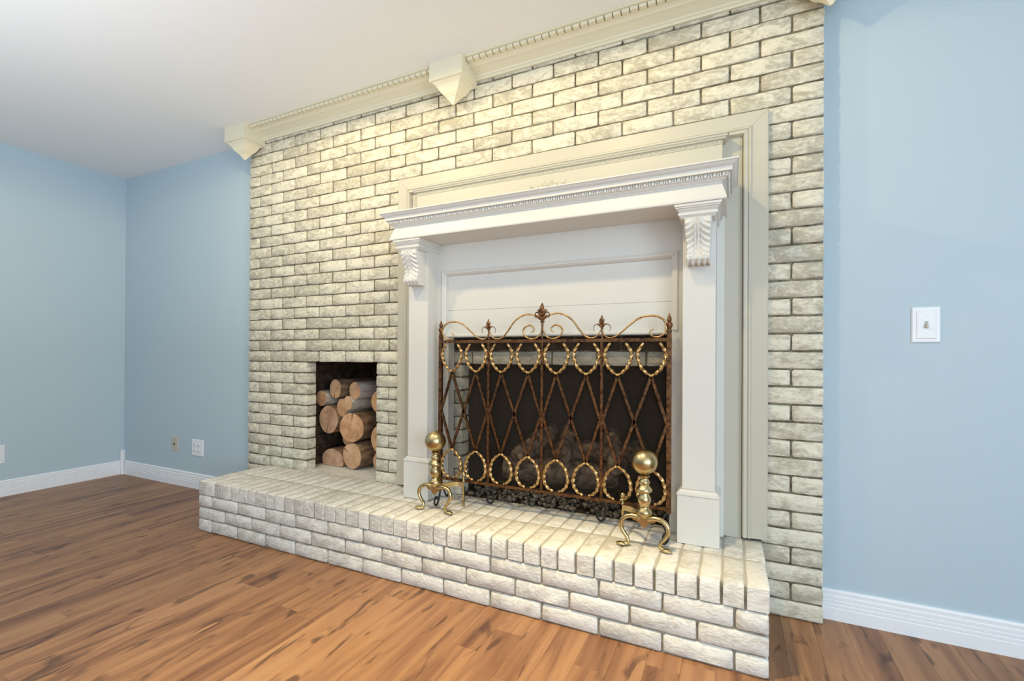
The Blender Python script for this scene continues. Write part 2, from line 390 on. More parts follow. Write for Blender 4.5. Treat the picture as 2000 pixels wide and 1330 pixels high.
def wall_cells():
    for r_ in range(36):
        z0 = r_*CO; z1 = min(z0+CO, 2.405)
        xs = [BR - k*MW for k in range(16)] if r_ % 2 == 0 else [BR] + [BR - MW/2 - k*MW for k in range(15)] + [BL]
        if .27 < (r_+.5)*CO < NZ1: xs = [next((q for q in (NX0, NX1, FX0, FX1) if abs(q-v_) < .035), v_) for v_ in xs]
        for k in range(len(xs)-1):
            iv = [(xs[k+1], xs[k])]
            zc = (z0+z1)/2
            if zc < .27: iv = subtract(iv, HL+.006, HR-.006)
            if .27 < zc < NZ1: iv = subtract(iv, NX0, NX1); iv = subtract(iv, FX0, FX1)
            if .30 < zc < 1.90:
                if zc > 1.10: iv = subtract(iv, CX-.86, CX+.86)
                else: iv = subtract(iv, CX-.86, -1.36); iv = subtract(iv, -.165, CX+.86)
            for a, b_ in iv:
                if b_-a > .024: yield a, b_, z0, z1
cells = list(wall_cells())
# large on screen first
cells.sort(key=lambda c: (c[0]+c[1])/2*-1 + (0 if c[3] < 2.37 else 4))
for n_, (a, b_, z0, z1) in enumerate(cells):
    blackened = z0 > 1.0 and z1 < 1.10 and -1.37 < a and b_ < -.16   # course coloured dark to stand for the shadow under the mantel edge
    o = brick(breast, a, b_, YB, z0, z1, M_DARKBRICK if blackened else M_BRICK, .0715)
    if o: bricks.append(o)
print('wall bricks', len(bricks))
rest = bricks[300:]; bricks = bricks[:300]
if rest: child_world(merge_stuff('small_bricks', rest, breast, M_BRICK))
for o in bricks: child_world(o)
# niche and its dark lining (rows of unpainted brick)
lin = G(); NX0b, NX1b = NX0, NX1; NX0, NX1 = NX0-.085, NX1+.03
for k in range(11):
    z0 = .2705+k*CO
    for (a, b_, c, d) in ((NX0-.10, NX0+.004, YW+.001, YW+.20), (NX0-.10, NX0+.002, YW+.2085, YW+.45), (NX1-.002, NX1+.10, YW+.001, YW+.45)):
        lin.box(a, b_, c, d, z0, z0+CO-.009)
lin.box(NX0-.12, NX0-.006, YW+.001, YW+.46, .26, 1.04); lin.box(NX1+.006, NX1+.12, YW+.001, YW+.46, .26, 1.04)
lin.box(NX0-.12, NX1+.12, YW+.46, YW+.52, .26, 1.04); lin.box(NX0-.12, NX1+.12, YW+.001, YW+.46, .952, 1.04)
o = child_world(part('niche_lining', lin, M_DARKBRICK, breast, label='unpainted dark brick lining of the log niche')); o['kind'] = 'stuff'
NX0, NX1 = NX0b, NX1b
nf = G().box(NX0-.09, NX1+.03, YW-.02, YW+.46, .2, HZ-.003)
child_world(part('niche_floor', nf, M_HEARTH, breast)); child_world(part('niche_floor', G().box(NX0-.004, NX1+.004, YB, YW-.021, .2, HZ-.003), M_HEARTH, breast))

# ------------------------------------------------------------------ HEARTH
hearth = empty('raised_hearth', ((HL+HR)/2, (YH+YB)/2, 0)); tag(hearth, 'low whitewashed brick hearth running along the floor, topped with upright bricks', 'hearth')
core = G().box(HL+.008, HR-.008, YH+.009, YB+.006, 0, .198).box(HL+.007, HR-.008, YH+.0075, YB+.006, .195, HZ-.012)
child_world(part('mortar_bed', core, M_MORTARH, hearth))
child_world(part('painted_joint', G().box(HL+.010, HR-.011, YH+.012, YB-.002, .255, HZ-.0030), M_JOINT, hearth))
J0, HM = -2.5995, .2175
def side_brick(y0, y1, z0, z1, x, sgn):
    """brick on an end face of the hearth"""
    w = y1-y0-GAP; h = z1-z0-GAP
    me = brick_mesh('brick', w, h, .05, M_HEARTH, int(y0*999+z0*777))
    o = obj('brick', me, hearth, (x, (y0+GAP/2) if sgn > 0 else (y1-GAP/2), z0+GAP/2), (0, 0, PI/2 if sgn > 0 else -PI/2)); return child_world(o)
for r_ in range(3):
    z0 = r_*CO; js = [J0+i*HM for i in range(13)] if r_ != 1 else [J0+HM/2+i*HM for i in range(12)]
    xs = [HL] + [j for j in js if HL+.03 < j < HR-.03] + [HR]
    for a, b_ in zip(xs, xs[1:]):
        o = brick(hearth, a if a != HL else HL-GAP/2, b_ if b_ != HR else HR+GAP/2, YH, z0, z0+CO, M_HEARTH, .10); child_world(o)
    ys = [YH+.10, YH+.21, YB-.12, YB] if r_ != 1 else [YH+.10, YH+.31, YB]
    for a, b_ in zip(ys, ys[1:]):
        side_brick(a, b_, z0, z0+CO, HR, 1); side_brick(a, b_, z0, z0+CO, HL, -1)
# rowlock course: bricks on edge, two deep; visible faces are top and front
def rowlock_mesh(w, l, h, seed, front):
    rnd = random.Random(seed); b = .006; xs = [0, b, w-b, w]; ys = [0, b, l*.35, l*.7, l-b, l]; V = []; F = []; nx = 4; ny = 6
    for k, y in enumerate(ys):
        for i, x in enumerate(xs):
            e = i in (0, 3) or k in (0, 5); cor = i in (0, 3) and k in (0, 5)
            s = .0014
            V.append((x+rnd.uniform(-s, s)+(0 if not cor else (.002 if i == 0 else -.002)), y+rnd.uniform(-s, s), h-(b*.6 if e else 0)+rnd.uniform(-s, s)))
    for k in range(ny-1):
        for i in range(nx-1): F.append((k*nx+i, k*nx+i+1, (k+1)*nx+i+1, (k+1)*nx+i))
    per = [i for i in range(nx)] + [k*nx+nx-1 for k in range(1, ny)] + [(ny-1)*nx+i for i in range(nx-2, -1, -1)] + [k*nx for k in range(ny-2, 0, -1)]
    mid = len(V); P = len(per)
    for p in per: V.append((V[p][0]+rnd.uniform(-.001, .001), V[p][1]-(.002 if V[p][1] < l*.1 else 0), h*.5))
    bot = len(V)
    for p in per: V.append((V[p][0], V[p][1], 0))
    for i in range(P):
        j = (i+1) % P; F += [(per[i], mid+i, mid+j, per[j]), (mid+i, bot+i, bot+j, mid+j)]
    F.append(tuple(range(bot, bot+P)))
    return mesh('brick', V, F, M_HEARTH, 50)
NB = 41; bw = (HR-HL+.006)/NB; RL = [rowlock_mesh(bw-.0068, .206, HZ-.2065, k, 1) for k in range(8)]
for k in range(NB):
    o = obj('brick', RL[random.randrange(8)], hearth, (HL+.002+k*bw, YH-.001+random.uniform(-.0015, .0015), .2062)); child_world(o)
RL2 = [rowlock_mesh(bw-.0068, .212, HZ-.2065, 20+k, 0) for k in range(6)]
for k in range(NB):
    o = obj('brick', RL2[random.randrange(6)], hearth, (HL+.002+k*bw, YH+.2135, .2062+random.uniform(-.001, .0005))); child_world(o)

# ------------------------------------------------------------------ CROWN MOULDING AND ITS DROP BLOCKS
crown = tag(empty('trim_2', ((BL+BR)/2, YB, H)), 'cream dentil crown moulding along the top of the brick wall, under the white ceiling', 'moulding', kind='structure')
CP = [(YB+.0, 2.378), (YB-.012, 2.378), (YB-.014, 2.388), (YB-.020, 2.390), (YB-.024, 2.396), (YB-.034, 2.400), (YB-.050, 2.406), (YB-.062, 2.410), (YB-.070, 2.411), (YB-.076, 2.416), (YB-.088, 2.419), (YB-.094, 2.4195), (YB-.096, 2.433), (YB-.124, 2.435), (YB-.129, H-.0005), (YB, H-.0005)]
blk_x = [-2.848, -1.266, .316]
seg = [(blk_x[0]+.094, blk_x[1]-.094), (blk_x[1]+.094, blk_x[2]-.094)]
for a, b_ in seg:
    child_world(part('moulding_run', G().run(CP, a+.0005, b_-.0005), M_CROWN, crown, 30))
dm = G().cbox(0, .0300, -.0200, 0, 0, .0135, .0006).m('dentil', M_CROWN)
for a, b_ in seg:
    n_ = int((b_-a)/.0355)
    for k in range(n_):
        child_world(obj('dentil', dm, crown, (a+.008+k*(b_-a-.01)/n_, YB-.096, 2.4198)))
def drop_block(x, label):
    o = empty('drop_block', (x, (1.905+YB)/2, H)); tag(o, label, 'moulding block', 'drop blocks interrupting the crown moulding')
    y0, y1 = 1.905, YB-.001; cy = 1.9795; b = G()
    b.box(x-.094, x+.094, y0, y1, 2.352, H-.0005)
    child_world(part('block', b, M_CROWN, o))
    d = G(); prof = [(1.02, 2.3515), (1.02, 2.3475), (.985, 2.3455), (.90, 2.3435), (.87, 2.341), (.76, 2.334), (.68, 2.325), (.62, 2.314), (.52, 2.300), (.38, 2.287), (.34, 2.285), (.34, 2.281), (.29, 2.279), (.20, 2.268), (.08, 2.252), (.05, 2.247)]
    V = []; hx, hy = .094, (y1-y0)/2
    for s, z in prof:
        yy1 = min(cy+hy*s, y1)
        V += [(x-hx*s, cy-hy*s, z), (x+hx*s, cy-hy*s, z), (x+hx*s, yy1, z), (x-hx*s, yy1, z)]
    K = len(prof); F = [(i*4+j, i*4+(j+1) % 4, (i+1)*4+(j+1) % 4, (i+1)*4+j) for i in range(K-1) for j in range(4)] + [(0, 1, 2, 3), tuple(range(4*K-4, 4*K))]
    d.add(V, F); child_world(part('pointed_drop', d, M_CROWN, o, 25))
drop_block(blk_x[0], 'cream crown moulding block with pointed drop at the left corner of the brick wall')
drop_block(blk_x[1], 'cream crown moulding block with pointed drop midway along the brick wall top')
drop_block(blk_x[2], 'cream pointed moulding block at the top right corner of the brick wall')

# ------------------------------------------------------------------ MANTEL
mantel = empty('fireplace_mantel', (CX, 1.93, HZ)); tag(mantel, 'large white painted mantel with projecting shelf and carved corbels, around the fireplace', 'mantel')
def mp(name, g, m_=None, smooth=False, label=None, parent=None):
    return child_world(part(name, g, m_ or M_TRIM, parent or mantel, smooth, label))
def sub(name, g, par, m_=None, smooth=False):
    """sub-part written in world coordinates below a part of the mantel"""
    o = obj(name, g.m(name, m_ or M_TRIM, smooth), par); o.location = -Vector(mantel.location)-Vector(par.location); return o
# outer casing: three mitred boards with beaded inner edge
OX0, OX1, OZ1, ZB = CX-.8885, CX+.8885, 1.948, .290
CS = [(0, YB), (0, 2.034), (.0035, 2.030), (.055, 2.030), (.058, 2.026), (.062, 2.022), (.067, 2.022), (.070, 2.026), (.073, 2.022), (.078, 2.020), (.084, 2.020), (.087, 2.026), (.090, YB)]
def frame_piece(side, prof, x0, x1, z1, zb):
    g = G(); K = len(prof); V = []; q = .0005
    for d, y in prof:
        if side == 'l': V += [(x0+d, y, zb), (x0+d, y, z1-d-q)]
        if side == 'r': V += [(x1-d, y, zb), (x1-d, y, z1-d-q)]
        if side == 't': V += [(x0+d+q, y, z1-d), (x1-d-q, y, z1-d)]
    F = [(2*i, 2*i+1, 2*((i+1) % K)+1, 2*((i+1) % K)) for i in range(K)] + [tuple(range(0, 2*K, 2)), tuple(range(1, 2*K, 2))]
    return g.add(V, F)
for s in 'ltr': mp('casing_board', frame_piece(s, CS, OX0, OX1, OZ1, ZB),  m_=M_CASE, smooth=30)
# backboards
bbk = G(); y0, y1 = 2.040, YB-.002; ix0, ix1 = OX0+.0905, OX1-.0905
bbk.box(ix0, -1.3365, y0, y1, HZ+.001, 1.86); bbk.box(-.1875, ix1, y0, y1, HZ+.001, 1.86); bbk.box(-1.3365, -.1875, y0, y1, 1.085, 1.86)
mp('backboard', bbk, m_=M_CASE)
# inner board with recessed panel, between the pilasters
IX0, IX1, YP = -1.356, -.1700, 1.985
ib = G(); ib.box(IX0, -1.302, YP, 2.0395, HZ+.001, 1.548); ib.box(-.222, IX1, YP, 2.0395, HZ+.001, 1.548)
ib.box(-1.302, -.222, YP, 2.0395, 1.405, 1.548)
mp('panel_frame', ib)
for z0, z1 in ((1.0985, 1.2175), (1.2185, 1.4045)):
    mp('panel_board', G().box(-1.3015, -.2225, YP+.013, 2.0395, z0, z1))
mp('panel_rail', G().run([(YP+.014, 1.082), (YP+.002, 1.082), (YP-.002, 1.086), (YP-.002, 1.0925), (YP+.004, 1.095), (YP+.008, 1.098), (YP+.0125, 1.098), (2.03, 1.098), (2.03, 1.082)], -1.3015, -.2225), smooth=30)
PS = [(0, YP-.0003), (.002, YP-.008), (.006, YP-.010), (.011, YP-.006), (.015, YP-.007), (.019, YP-.003), (.023, YP+.002), (.028, YP+.0125), (.028, YP+.02), (0, YP+.001)]
for s in 'ltr': mp('panel_moulding', frame_piece(s, PS, -1.3285, -.1955, 1.4185, 1.099 if s != 't' else 0), smooth=30)
mp('stile', G().box(-1.302, -1.290, YP+.001, 2.039, HZ+.001, 1.081)); mp('stile', G().box(-.234, -.222, YP+.001, 2.039, HZ+.001, 1.081))

def sstep(a, b, x): t = max(0, min(1, (x-a)/(b-a))); return t*t*(3-2*t)
def corbel(cx):
    nu, nv = 36, 54; V = []; F = []; zt, zb = 1.4985, 1.340
    for j in range(nv+1):
        v = j/nv; z = zt+(zb-zt)*v
        hw = .0470 - .0070*v
        y = 1.8165 + .030*sstep(.05, .60, v) - .010*sstep(.62, .86, v) + .014*sstep(.93, 1, v)
        for i in range(nu+1):
            u = -1+2*i/nu; au = abs(u)
            ph = v*7.6 + 1.1*(1-au)**2 - .4*au
            fr = ph-math.floor(ph)
            ridge = (1-abs(2*fr-1)**1.5)
            env = sstep(.12, .32, au)*sstep(.02, .14, v)*(1-sstep(.80, .9, v))
            hgt = .0085*ridge*env + .007*math.exp(-(u/.10)**2)*(1-sstep(.78, .9, v)) + .004*math.exp(-((au-.27)/.06)**2)*(1-sstep(.7, .85, v))
            lob = .5+.5*math.cos(u*PI*4.0); hgt += sstep(.80, .88, v)*(.004+.006*lob)
            hgt += .003*(1-sstep(0, .1, v))
            V.append((cx+u*hw, y-hgt+ (.006*sstep(.9, 1, au)), z-(.007*lob if j == nv else (.004*lob if j == nv-1 else 0))))
    for j in range(nv):
        for i in range(nu): a = j*(nu+1)+i; F.append((a, a+1, a+nu+2, a+nu+1))
    # close the block back to the shaft
    per = [i for i in range(nu+1)] + [(j)*(nu+1)+nu for j in range(1, nv+1)] + [nv*(nu+1)+i for i in range(nu-1, -1, -1)] + [j*(nu+1) for j in range(nv-1, 0, -1)]
    b0 = len(V)
    for p in per: V.append((V[p][0], 1.8975, V[p][2]))
    for i in range(len(per)): j = (i+1) % len(per); F.append((per[i], b0+i, b0+j, per[j]))
    F.append(tuple(range(b0, b0+len(per))))
    return G().add(V, F)
for sx in (-1.4128, -.1128):
    sh = mp('pilaster', G().cbox(sx-.0578, sx+.0578, 1.8975, 2.0395, .486, 1.548, .001))
    pl = G().cbox(sx-.0745, sx+.0745, 1.885, 2.0395, HZ+.0008, .4625, .0012)
    pl.wrap([(-.02, .4625), (.0, .4625), (.0025, .465), (.0025, .469), (-.002, .471), (-.002, .4745), (-.006, .477), (-.009, .482), (-.0165, .486), (-.03, .486)], sx-.0745, sx+.0745, 1.885, 2.0395)
    sub('plinth', pl, sh, smooth=25)
    cap = G().wrap([(-.01, 1.499), (.000, 1.499), (.002, 1.503), (.006, 1.506), (.006, 1.509), (.0095, 1.5095), (.0095, 1.5185), (.0045, 1.5195), (.008, 1.524), (.012, 1.528), (.013, 1.532), (.018, 1.5335), (.018, 1.5385), (.022, 1.5395), (.022, 1.5475), (-.01, 1.5475)], sx-.0575, sx+.0575, 1.8195, 2.02)
    sub('capital', cap, sh, smooth=25)
    o = sub('corbel', corbel(sx), sh, smooth=60); o['label'] = 'carved acanthus leaf corbel'
# side strip of casing that backs each pilaster
for a, b_ in ((-1.4995, -1.4712), (-.0545, -.0262)): mp('back_strip', G().box(a, b_, 2.020, 2.0395, HZ+.001, 1.548))

# frieze and cornice shelf
SX = .745  # half width at the bottom of the frieze
fr = G().wrap([(-.03, 1.548), (-.006, 1.548), (-.0015, 1.5495), (0, 1.553), (.0, 1.557), (-.003, 1.566), (-.014, 1.602), (-.0155, 1.6085), (-.03, 1.6085)], CX-SX, CX+SX, 1.7930, 2.0395)
mp('frieze', fr, smooth=25)
cn = G().wrap([(-.05, 1.609), (-.0165, 1.609), (-.0145, 1.6115), (-.0145, 1.6145), (-.008, 1.618), (-.003, 1.6225), (-.002, 1.6255), (.0035, 1.626), (.0035, 1.6395), (.0175, 1.640), (.0175, 1.6535), (.0185, 1.656), (.023, 1.658), (.029, 1.6625), (.0325, 1.6675), (.0355, 1.669), (.0375, 1.6695), (.0375, 1.6745), (-.2, 1.6745)], CX-SX, CX+SX, 1.7930, 2.0395)
shelf = mp('shelf', cn, smooth=25)
# leaf motifs of the egg band under the shelf
def motif(s=1.0):
    g = G()
    g.lathe([(.0002, -.0060*s), (.0035*s, -.0045*s), (.0052*s, 0), (.0040*s, .0040*s), (.0002, .0052*s)], (0, 0, 0), 8, 1, .9)
    for q in (-1, 1):
        g.tube([(q*.0072*s, 0, .0060*s), (q*.0082*s, -.0018*s, .0*s), (q*.0056*s, -.001*s, -.0058*s)], [.0017*s, .0022*s, .0010*s], 5)
    return g
mm = motif(1.45).m('egg_motif', M_TRIM, 60); n_ = 50; yb_ = 1.7930-.0040
for k in range(n_):
    o = obj('egg_motif', mm, shelf, (CX-SX+.010+k*(2*SX-.02)/(n_-1), yb_, 1.6328)); o.location = Vector(o.location)-Vector(mantel.location)-Vector(shelf.location)
for q in (-1, 1):
    for k in range(9):
        o = obj('egg_motif', mm, shelf, (CX+q*(SX+.0040), 1.810+k*.026, 1.6328), (0, 0, PI/2)); o.location = Vector(o.location)-Vector(mantel.location)-Vector(shelf.location)
# overmantel box with its small ledge and beading
OV0, OV1 = CX-.7275, CX+.7275
mp('overmantel_panel', G().cbox(OV0, OV1, 1.987, 2.0395, 1.675, 1.8215, .001), m_=M_CASE)
lg = mp('overmantel_ledge', G().wrap([(-.02, 1.822), (.0005, 1.822), (.0005, 1.8375), (.010, 1.8385), (.012, 1.842), (.012, 1.8435), (.0165, 1.846), (.019, 1.852), (.0235, 1.8545), (.0235, 1.8600), (-.02, 1.8600)], OV0, OV1, 1.9865, 2.0395), m_=M_CASE, smooth=25)
bd = G(); n_ = 76
for k in range(n_):
    x = OV0+.01+k*(OV1-OV0-.02)/(n_-1)
    bd.lathe([(.0002, -.006), (.003, -.0045), (.0048, 0), (.0036, .004), (.0002, .0052)], (x, 1.986, 1.8300), 6, 1, .9)
    bd.tube([(x+.0095, 1.986, 1.8355), (x+.0095, 1.984, 1.830), (x+.0095, 1.985, 1.8245)], [.0012, .002, .0008], 4)
o = sub('beading', bd, lg, M_CASE, smooth=60); o['kind'] = 'stuff'
ap = G()   # low flower spray applied to the overmantel panel
def leaf(g, c, ang, l, w, th=.004):
    V = []; F = []; n = 7; d = Vector((math.cos(ang), 0, math.sin(ang))); s = Vector((-d.z, 0, d.x))
    for i in range(n):
        t = i/(n-1); ww = w*math.sin(PI*min(1, t*.92+.08))**.8
        p = Vector(c)+d*l*t; V += [p-s*ww, p+Vector((0, -th*math.sin(PI*t*.9+.1), 0)), p+s*ww]
    for i in range(n-1):
        a = i*3; F += [(a, a+1, a+4, a+3), (a+1, a+2, a+5, a+4)]
    b0 = len(V); F.append(tuple([i*3 for i in range(n)]+[i*3+2 for i in range(n-1, -1, -1)])); g.add(V, F)
for s in (-1, 1):
    for k, (a, l) in enumerate(((.12, .034), (.55, .030), (1.0, .026), (-.35, .026))):
        leaf(ap, (CX+s*.004, 1.9868, 1.772), a if s > 0 else PI-a, l, .0055)
    ap.tube(curve_pts([(CX+s*.012, 1.986, 1.765), (CX+s*.045, 1.986, 1.760), (CX+s*.075, 1.986, 1.772), (CX+s*.094, 1.986, 1.764)], 5), [.0026]*16, 5)
    for k in range(3): leaf(ap, (CX+s*(.04+.02*k), 1.9868, 1.764+.003*k), (.9 if k % 2 == 0 else -.7) if s > 0 else (PI-.9 if k % 2 == 0 else PI+.7), .017, .004)
ap.ball((CX, 1.986, 1.772), .007, 10, 6, (1, .6, 1))
mp('flower_applique', ap, m_=M_CASE, smooth=60)

# ------------------------------------------------------------------ FIREBOX
fb = empty('firebox', ((FX0+FX1)/2, 2.3, HZ)); tag(fb, 'dark sooty firebox behind the metal screen, inside the mantel opening', 'firebox')
g = G(); ye = 2.50
g.box(FX0-.10, FX0-.0005, YW+.0, ye, .26, 1.05).box(FX1+.0005, FX1+.10, YW+.0, ye, .26, 1.05).box(FX0-.10, FX1+.10, ye, ye+.06, .26, 1.05).box(FX0-.0005, FX1+.0005, YW+.0, ye, .949, 1.05)
child_world(part('lining', g, M_SOOT, fb))
child_world(part('firebox_floor', G().box(FX0+.0005, FX1-.0005, YB+.002, ye-.0005, .2, HZ-.002), M_SOOT, fb))
jamb = []
rk = G(); rr = random.Random(11)
for k in range(420):
    x = rr.uniform(FX0+.02, FX1-.02); y = 2.035 + abs(rr.gauss(0, .09)); y = min(y, 2.34)
    if x < -1.10 and y < 2.10 and rr.random() < .6: continue
    s = rr.uniform(.007, .017); z = HZ+s*.55 + (rr.random()*.030 if y > 2.055 else rr.random()*.012)
    V = []; n0 = rr.random()*99
    for a, b_, c in [(1, 0, 0), (-1, 0, 0), (0, 1, 0), (0, -1, 0), (0, 0, 1), (0, 0, -1), (.7, .7, .5), (-.7, .7, .5), (.7, -.7, .5), (-.7, -.7, .5)]:
        f_ = s*rr.uniform(.75, 1.25); V.append((x+a*f_, y+b_*f_, z+c*f_))
    rk.add(V, [(4, 6, 8), (4, 8, 9), (4, 9, 7), (4, 7, 6), (0, 8, 6), (2, 6, 7), (1, 7, 9), (3, 9, 8), (5, 0, 6), (5, 6, 2), (5, 2, 7), (5, 7, 1), (5, 1, 9), (5, 9, 3), (5, 3, 8), (5, 8, 0)])
rocks = obj('lava_rocks', rk.m('lava_rocks', M_ROCK)); tag(rocks, 'loose dark lava rock chips spread on the firebox floor under the screen', 'lava rock', kind='stuff')
def rough_log(name, p0, p1, r, label, seed, bumpy=.25, m_=M_CLOG):
    P0, P1 = Vector(p0), Vector(p1); n = 16; k = 18; V = []; F = []; c = (P0+P1)/2
    t = (P1-P0).normalized(); a = t.orthogonal().normalized(); b_ = t.cross(a)
    for i in range(n+1):
        u = i/n; p = P0.lerp(P1, u); rad = r*(1-.10*u)*(1 if 0 < i < n else .8)
        for j in range(k):
            th = 2*PI*j/k; d = a*math.cos(th)+b_*math.sin(th)
            q = rad*(1+bumpy*noise.noise(Vector((u*6+seed, math.cos(th)*1.6, math.sin(th)*1.6)))+bumpy*.6*noise.noise(Vector((u*16+seed, math.cos(th)*5, math.sin(th)*5))))
            V.append(p+d*q-c)
    for i in range(n):
        for j in range(k): F.append((i*k+j, i*k+(j+1) % k, (i+1)*k+(j+1) % k, (i+1)*k+j))
    F += [tuple(range(k)), tuple(range(n*k, n*k+k))]
    o = obj(name, mesh(name, V, F, m_, 60), None, c); return tag(o, label, 'gas log', 'ceramic gas logs behind the screen')
rough_log('gas_log', (-1.08, 2.22, .40), (-.50, 2.30, .40), .066, 'long front ceramic gas log on the firebox floor behind the screen', 1)
rough_log('gas_log', (-1.00, 2.38, .46), (-.38, 2.40, .50), .072, 'rear ceramic gas log lying behind the others in the firebox', 5)
rough_log('gas_log', (-.99, 2.15, .47), (-.86, 2.36, .600), .050, 'short ceramic gas log leaning across the left end of the gas log pile', 9)
rough_log('gas_log', (-.74, 2.14, .50), (-.78, 2.38, .600), .042, 'short ceramic gas log crossing the middle of the gas log pile', 13)
rough_log('gas_log', (-.47, 2.13, .48), (-.56, 2.38, .60), .045, 'short ceramic gas log leaning at the right end of the gas log pile', 17)
gr = empty('log_grate', (-.76, 2.26, HZ)); tag(gr, 'black iron grate carrying the gas logs in the firebox', 'grate')
for x in (-1.0, -.84, -.68, -.52):
    child_world(part('bar', G().tube([(x, 2.14, .36), (x, 2.17, .322), (x, 2.36, .322), (x, 2.40, .36)], .006, 6), M_IRON, gr))
for x in (-.96, -.56):
    for y in (2.18, 2.34): child_world(part('leg', G().tube([(x, y, .283), (x, y, .317)], .006, 6), M_IRON, gr))
child_world(part('cross_bar', G().tube([(-1.02, 2.20, .316), (-.50, 2.20, .316)], .005, 6), M_IRON, gr)); child_world(part('cross_bar', G().tube([(-1.02, 2.34, .316), (-.50, 2.34, .316)], .005, 6), M_IRON, gr))

# ------------------------------------------------------------------ FIREPLACE SCREEN
YS, SCX, SR = 1.920, -.7565, 1.0600
scr = empty('fireplace_screen', (SCX, YS, HZ)); tag(scr, 'bronze and gold scrollwork fireplace screen with diamond lattice, standing in front of the firebox', 'fire screen')
def sp(name, g, m_=None, smooth=60, label=None, parent=None): return child_world(part(name, g, m_ or M_BRONZE, parent or scr, smooth, label))
HWS = .5345; PW = .2672
for s in (-1, 1):
    x = SCX+s*HWS
    post = sp('post', G().box(x-.0088, x+.0088, YS-.0075, YS+.0075, .375, 1.088), smooth=False)
    fi = G().lathe([(.008, 1.088), (.011, 1.090), (.011, 1.094), (.0075, 1.097), (.0085, 1.103), (.0125, 1.113), (.0130, 1.119), (.009, 1.126), (.006, 1.129), (.0095, 1.133), (.0095, 1.137), (.007, 1.145), (.0035, 1.155), (.0012, 1.163)], (x, YS, 0), 12)
    f_ = obj('finial', fi.m('finial', M_BRONZE, 50), post); f_.location = -Vector(scr.location)-Vector(post.location)
    # scroll foot reaching forward to the hearth
    xi = x + (.012 if s < 0 else .026)
    sp('foot', G().tube(curve_pts([(x, YS, .385), (x-s*.02, YS-.028, .350), (xi-s*.02, YS-.060, .305), (xi-s*.028, YS-.090, .288), (xi-s*.033, YS-.113, .303), (xi-s*.031, YS-.105, .325), (xi-s*.028, YS-.088, .326), (xi-s*.027, YS-.083, .314)], 6), .0045, 8), M_IRON)
    sp('foot', G().tube(curve_pts([(x, YS+.004, .385), (x-s*.004, YS+.018, .345), (x-s*.006, YS+.040, .300), (x-s*.006, YS+.055, .288), (x-s*.006, YS+.066, .302), (x-s*.006, YS+.055, .315)], 6), .0045, 8), M_IRON)
sp('rail', G().box(SCX-HWS+.009, SCX+HWS-.009, YS-.0060, YS+.0055, SR-.0090, SR+.0050), smooth=False)
sp('rail', G().box(SCX-HWS+.009, SCX+HWS-.009, YS-.0060, YS+.0055, .3865, .3995), smooth=False)
for k in (-1, 0, 1):
    x = SCX+k*PW; sp('divider', G().box(x-.0058, x+.0058, YS-.0070, YS+.0015, .3997, SR-.0092), smooth=False)
    if k: sp('foot', G().tube(curve_pts([(x, YS, .392), (x+.012, YS+.02, .350), (x+.004, YS+.040, .305), (x-.014, YS+.048, .288), (x-.030, YS+.044, .302), (x-.026, YS+.040, .328), (x-.010, YS+.040, .330)], 6), .0045, 8), M_IRON)
sp('wire_mesh', G().add([(SCX-HWS+.007, YS+.0075, .40), (SCX+HWS-.007, YS+.0075, .40), (SCX+HWS-.007, YS+.0075, SR-.008), (SCX-HWS+.007, YS+.0075, SR-.008)], [(0, 1, 2, 3)]), M_MESH, False, 'fine dark wire mesh backing')
ZT, ZM, ZBn = SR-.1480, SR-.3350, SR-.5190; q = PW/4
def bar(a, b_):
    A, B = Vector(a), Vector(b_); d = (B-A).normalized(); n_ = Vector((-d.z, 0, d.x))*.0055; f_ = Vector((0, .0040, 0)); c = Vector((0, YS-.003, 0))
    V = [A+c+n_-f_, A+c-n_-f_, A+c-n_+f_, A+c+n_+f_, B+c+n_-f_, B+c-n_-f_, B+c-n_+f_, B+c+n_+f_]
    sp('lattice_bar', G().add(V, [(0, 1, 2, 3), (4, 5, 6, 7), (0, 1, 5, 4), (1, 2, 6, 5), (2, 3, 7, 6), (3, 0, 4, 7)]), smooth=False)
def rope_half(ctrl, s, g):
    pts = curve_pts([(s*x*.94, 0, z) for x, z in ctrl], 14); n = len(pts)
    rad = [.0068*min(1, .35+ .65*math.sin(PI*min(1, max(0, i/(n-1)))*.92+.12)**.6) for i in range(n)]
    g.tube(pts, rad, 12, True, 3, 2*PI/.026*s, .28)
top = [(0.0, .001), (.017, .0115), (.034, .025), (.047, .044), (.0545, .064), (.0590, .086), (.0530, .106), (.042, .122), (.034, .134)]
bot = [(0.0, -.001), (.018, -.010), (.038, -.026), (.050, -.045), (.0570, -.070), (.0575, -.095), (.046, -.119), (.030, -.131), (.014, -.138)]
gt, gb = G(), G()
for s in (-1, 1): rope_half(top, s, gt); rope_half(bot, s, gb)
MT, MBt = gt.m('rope_loop', M_GOLD, 70), gb.m('rope_loop', M_GOLD, 70)
for k in range(4):
    xc = SCX+(k-1.5)*PW; t1, t2 = xc-q, xc+q; xl, xr = xc-PW/2+.006, xc+PW/2-.006
    for a in ((t1, ZT, xl, ZM), (t1, ZT, t2, ZBn), (t2, ZT, t1, ZBn), (t2, ZT, xr, ZM), (xl, ZM, t1, ZBn), (xr, ZM, t2, ZBn)):
        bar((a[0], 0, a[1]), (a[2], 0, a[3]))
    for t in (t1, t2):
        child_world(obj('rope_loop', MT, scr, (t, YS-.006, ZT))); child_world(obj('rope_loop', MBt, scr, (t, YS-.006, ZBn)))
